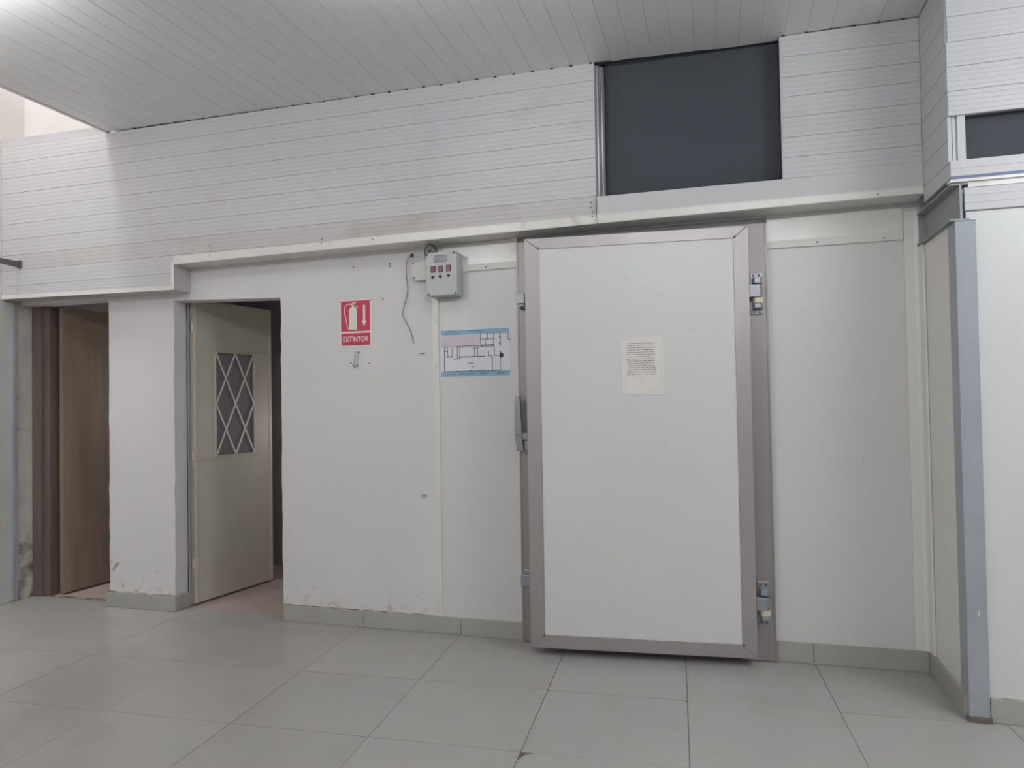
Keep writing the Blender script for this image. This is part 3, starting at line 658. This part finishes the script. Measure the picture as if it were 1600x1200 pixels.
# loose wire
lw_ = empty('loose_wire', (-1.48, -.006, 1.61), label='thin dark loose wire hanging on the white wall left of the control box', category='wire')
bm = B(); tube(bm, [(-1.462, -.004, 2.108), (-1.478, -.012, 2.095), (-1.489, -.014, 2.06), (-1.492, -.01, 2.0), (-1.486, -.008, 1.93), (-1.490, -.008, 1.89), (-1.512, -.008, 1.82), (-1.520, -.008, 1.778), (-1.500, -.01, 1.735), (-1.480, -.01, 1.70), (-1.463, -.008, 1.65), (-1.455, -.007, 1.612)], .0016, seg=6)
obj('strand', bm, 'hole', lw_)
bm = B(); cyl(bm, (-1.460, -.007, 2.108), .011, .007, 'Y', 12); tube(bm, [(-1.462, -.009, 2.112), (-1.452, -.014, 2.118), (-1.450, -.012, 2.104), (-1.462, -.012, 2.102), (-1.464, -.010, 2.114)], .003); obj('wire_knot', bm, 'cable', lw_)

# junction box behind the control box
jb = empty('junction_box', (-1.39, -.02, 1.96), label='small white plastic junction box half hidden behind the control box', category='box')
bm = B(); prism(bm, [(-1.436, 1.961), (-1.3385, 1.961), (-1.3385, 2.066), (-1.452, 2.066), (-1.450, 1.985)], 0, .035)
for v in bm.verts: v.co = Vector((v.co.x, -v.co.z, v.co.y))
obj('housing', bm, 'box_w', jb, bevel=.004)
bm = B(); cyl(bm, (-1.432, -.039, 1.975), .005, .004, 'Y', 8); cyl(bm, (-1.440, -.039, 2.055), .005, .004, 'Y', 8); obj('screws', bm, 'cable', jb, kind='stuff')

# control box
cb = empty('control_box', (-1.245, -.05, 1.856), label='grey control box with display, three red switches and three black knobs', category='control box')
cx0, cx1, cz0, cz1, cy = -1.337, -1.156, 1.857, 2.096, -.100
bm = B(); box(bm, cx0+.002, cx1-.002, cy+.022, -.0075, cz0+.002, cz1-.002); obj('housing', bm, 'box', cb, bevel=.006)
bm = B(); box(bm, cx0, cx1, cy, cy+.0215, cz0, cz1); obj('lid', bm, 'box', cb, bevel=.006)
def cpx(u, v): return (cx0+(u-663)/(712.5-663)*(cx1-cx0), cz1-(v-395+(u-663)*.06)/(463-395)*(cz1-cz0))
x, z = cpx(686.8, 404.2); bm = B(); box(bm, x-.037, x+.037, cy-.0025, cy, z-.018, z+.018); dsp = obj('display', bm, 'display', cb, bevel=.002)
bm = B()
for k in range(3):
    zz0 = z-.010; xx = x-.012+k*.013; box(bm, xx-.0045, xx+.0045, cy-.003, cy-.0025, zz0, zz0+.0015); box(bm, xx-.0045, xx+.0045, cy-.003, cy-.0025, zz0+.018, zz0+.0195); box(bm, xx-.0055, xx-.004, cy-.003, cy-.0025, zz0+.002, zz0+.017)
obj('digits', bm, 'cable', dsp)
for u, v in ((675.3, 421.0), (687, 420.2), (699.8, 419.0)):
    x, z = cpx(u, v); bm = B(); box(bm, x-.014, x+.014, cy-.003, cy, z-.0175, z+.0175); s = obj('switch', bm, 'black', cb, bevel=.001)
    bm = B(); box(bm, x-.010, x+.010, cy-.0062, cy-.003, z+.0015, z+.0145); box(bm, x-.010, x+.010, cy-.0045, cy-.003, z-.0145, z+.0005); obj('rocker', bm, 'red', s)
for u, v in ((674.3, 433.2), (686.3, 431.8), (699.6, 430.3)):
    x, z = cpx(u, v); bm = B(); cyl(bm, (x, cy, z), .0085, -.004, 'Y', 14); cyl(bm, (x, cy-.004, z), .0065, -.008, 'Y', 14, .005); obj('knob', bm, 'black', cb)
for u, v in ((665.9, 398), (708.3, 395.2), (667.4, 460), (710.2, 457.5)):
    x, z = cpx(u, v); bm = B(); cyl(bm, (x, cy, z), .0058, -.0015, 'Y', 12); obj('screw', bm, 'black', cb)
# cables looping from the soffit into the boxes
for pts, r in (([(-1.345, -.05, 2.064), (-1.352, -.06, 2.085), (-1.350, -.07, 2.12), (-1.325, -.08, 2.145), (-1.300, -.07, 2.130), (-1.288, -.06, 2.095)], .0045),
               ([(-1.340, -.045, 2.06), (-1.345, -.05, 2.09), (-1.335, -.055, 2.118), (-1.318, -.06, 2.10), (-1.322, -.06, 2.088)], .0035),
               ([(-1.322, -.05, 2.146), (-1.300, -.055, 2.135), (-1.290, -.055, 2.11), (-1.286, -.05, 2.092)], .007),
               ([(-1.335, -.06, 2.092), (-1.320, -.07, 2.115), (-1.305, -.07, 2.105), (-1.300, -.06, 2.092)], .004)):
    bm = B(); tube(bm, pts, r); obj('cable', bm, 'cable', cb, smooth=True)

# plan poster: coordinates read off in units of the sheet
pz = empty('plan_poster', (-1.093, -.001, 1.413), label='white building floor plan poster with blue bands on the left cold room panel', category='poster')
PX0, PX1, PZ0, PZ1 = -1.2965, -.8895, 1.412, 1.681
def pc(cx, cy):                              # sheet coordinates (0..1300, 0..900) -> x, z
    return PX0+cx/1300*(PX1-PX0), PZ1-cy/900*(PZ1-PZ0)
def prect(bm, a, b, c, d, y):
    x0, z0 = pc(a, b); x1, z1 = pc(c, d); box(bm, x0, x1, y, y+.0004, min(z0, z1), max(z0, z1))
bm = B(); box(bm, PX0, PX1, .0002, .0016, PZ0, PZ1); obj('sheet', bm, 'paper', pz)
bm = B(); prect(bm, 12, 18, 1280, 112, -.0004); obj('blue_band', bm, 'bluep', pz)
bm = B(); prect(bm, 12, 785, 1285, 880, -.0004); obj('blue_band', bm, 'bluep', pz)
bm = B(); prect(bm, 20, 125, 762, 318, -.0004); obj('mauve_field', bm, 'pinkp', pz)
bm = B()
def seg(a, b, c, d, w=5):
    if a == c: prect(bm, a-w, min(b, d), a+w, max(b, d), -.0006)
    else: prect(bm, min(a, c), b-w, max(a, c), b+w, -.0006)
for s in ((75, 330, 75, 790, 6), (75, 330, 320, 330), (75, 785, 1110, 785, 6), (320, 322, 1000, 322), (320, 330, 320, 535, 5), (320, 535, 365, 535), (365, 345, 365, 555), (240, 555, 365, 555),
          (365, 345, 760, 345, 4), (365, 520, 830, 520, 8), (640, 370, 640, 515, 4), (700, 370, 700, 515, 4), (615, 370, 720, 370, 5), (900, 430, 900, 520), (900, 515, 965, 515), (965, 520, 965, 785, 6),
          (1005, 340, 1005, 515, 5), (760, 345, 1005, 345, 4), (1005, 515, 1110, 515, 4), (760, 95, 760, 318, 7), (760, 205, 1000, 205), (880, 95, 880, 205, 6), (1000, 95, 1000, 318, 6), (760, 316, 1000, 316, 7),
          (850, 205, 850, 316, 4), (1115, 105, 1115, 350, 7), (1115, 440, 1115, 790, 4), (1115, 440, 1115, 560, 11), (1260, 112, 1260, 225, 5), (1260, 225, 1300, 225, 5),
          (140, 350, 140, 500, 4), (220, 345, 220, 505, 4), (110, 510, 230, 510, 10), (80, 410, 140, 410, 4)): seg(*s)
for a, b in ((320, 785), (560, 778), (790, 778), (790, 325), (970, 325), (1105, 180), (1105, 290)): prect(bm, a-10, b-12, a+10, b+12, -.0006)
prect(bm, 1120, 470, 1170, 545, -.0006); prect(bm, 520, 632, 620, 644, -.0006); prect(bm, 580, 700, 620, 712, -.0006)
obj('plan_lines', bm, 'ink', pz, kind='stuff')
bm = B()
for a, b, c, d in ((130, 40, 210, 52), (250, 38, 290, 54), (80, 78, 360, 92), (530, 45, 600, 60), (612, 45, 690, 60), (700, 45, 840, 60), (90, 828, 300, 840), (365, 822, 650, 838), (730, 818, 880, 836), (1040, 822, 1190, 838)):
    x = a
    while x < c-8:
        wv = random.randint(8, 20); prect(bm, x, b+random.randint(0, 3), min(x+wv, c), d, -.0006); x += wv+random.choice((3, 3, 4, 9))
prect(bm, 355, 818, 372, 850, -.0006); obj('print', bm, 'inkblue', pz, kind='stuff')

# notice taped on the door leaf
nt_ = empty('paper_notice', (.338, -.125, 0), HZ, label='yellowed typed paper notice taped in the middle of the big white door', category='notice')
nx0, nx1, nz0, nz1 = -.612, -.414, 1.300, 1.577
bm = B(); quadbox(bm, (nx0, .0022, nz0+.006), (nx1, .0022, nz0-.006), (nx1, .0022, nz1), (nx0, .0022, nz1-.002), (0, .0018, 0)); obj('sheet', bm, 'paper_old', nt_, True)
bm = B(); box(bm, nx0-.006, nx1-.006, .0014, .0021, nz1-.010, nz1+.006); obj('tape', bm, 'tape', nt_, True)
bm = B(); box(bm, nx1-.012, nx1+.012, .0014, .0021, nz0-.004, nz1-.03); obj('tape', bm, 'tape', nt_, True)
bm = B()
rows = [(.16, .79), (.15, .80), (.13, .84), (.17, .80), (.15, .82), (.13, .84), (.21, .75), (.15, .83), (.14, .84), (.17, .81), (.17, .84), (.17, .83), (.15, .85), (.16, .84), (.14, .86)]
for k, (a, b) in enumerate(rows):
    z = nz1-(.09+k*.0392)*(nz1-nz0); x = a; bold = k in (3, 8, 11, 12)
    while x < b-.02:
        wl = min(random.uniform(.025, .11), b-x)
        if not (k == 14 and .42 < x < .54):
            # a word = row of letter-sized strokes
            c = x
            while c < x+wl-.004:
                hgt = random.choice((.0026, .0026, .0034)); xx = lerp(nx0, nx1, c)
                box(bm, xx, xx+.0013+(.0006 if bold and x > .5 else 0), .0016, .0021, z-.0017, z-.0017+hgt); c += .0108
        x += wl+.018
obj('print', bm, 'ink', nt_, True, kind='stuff')
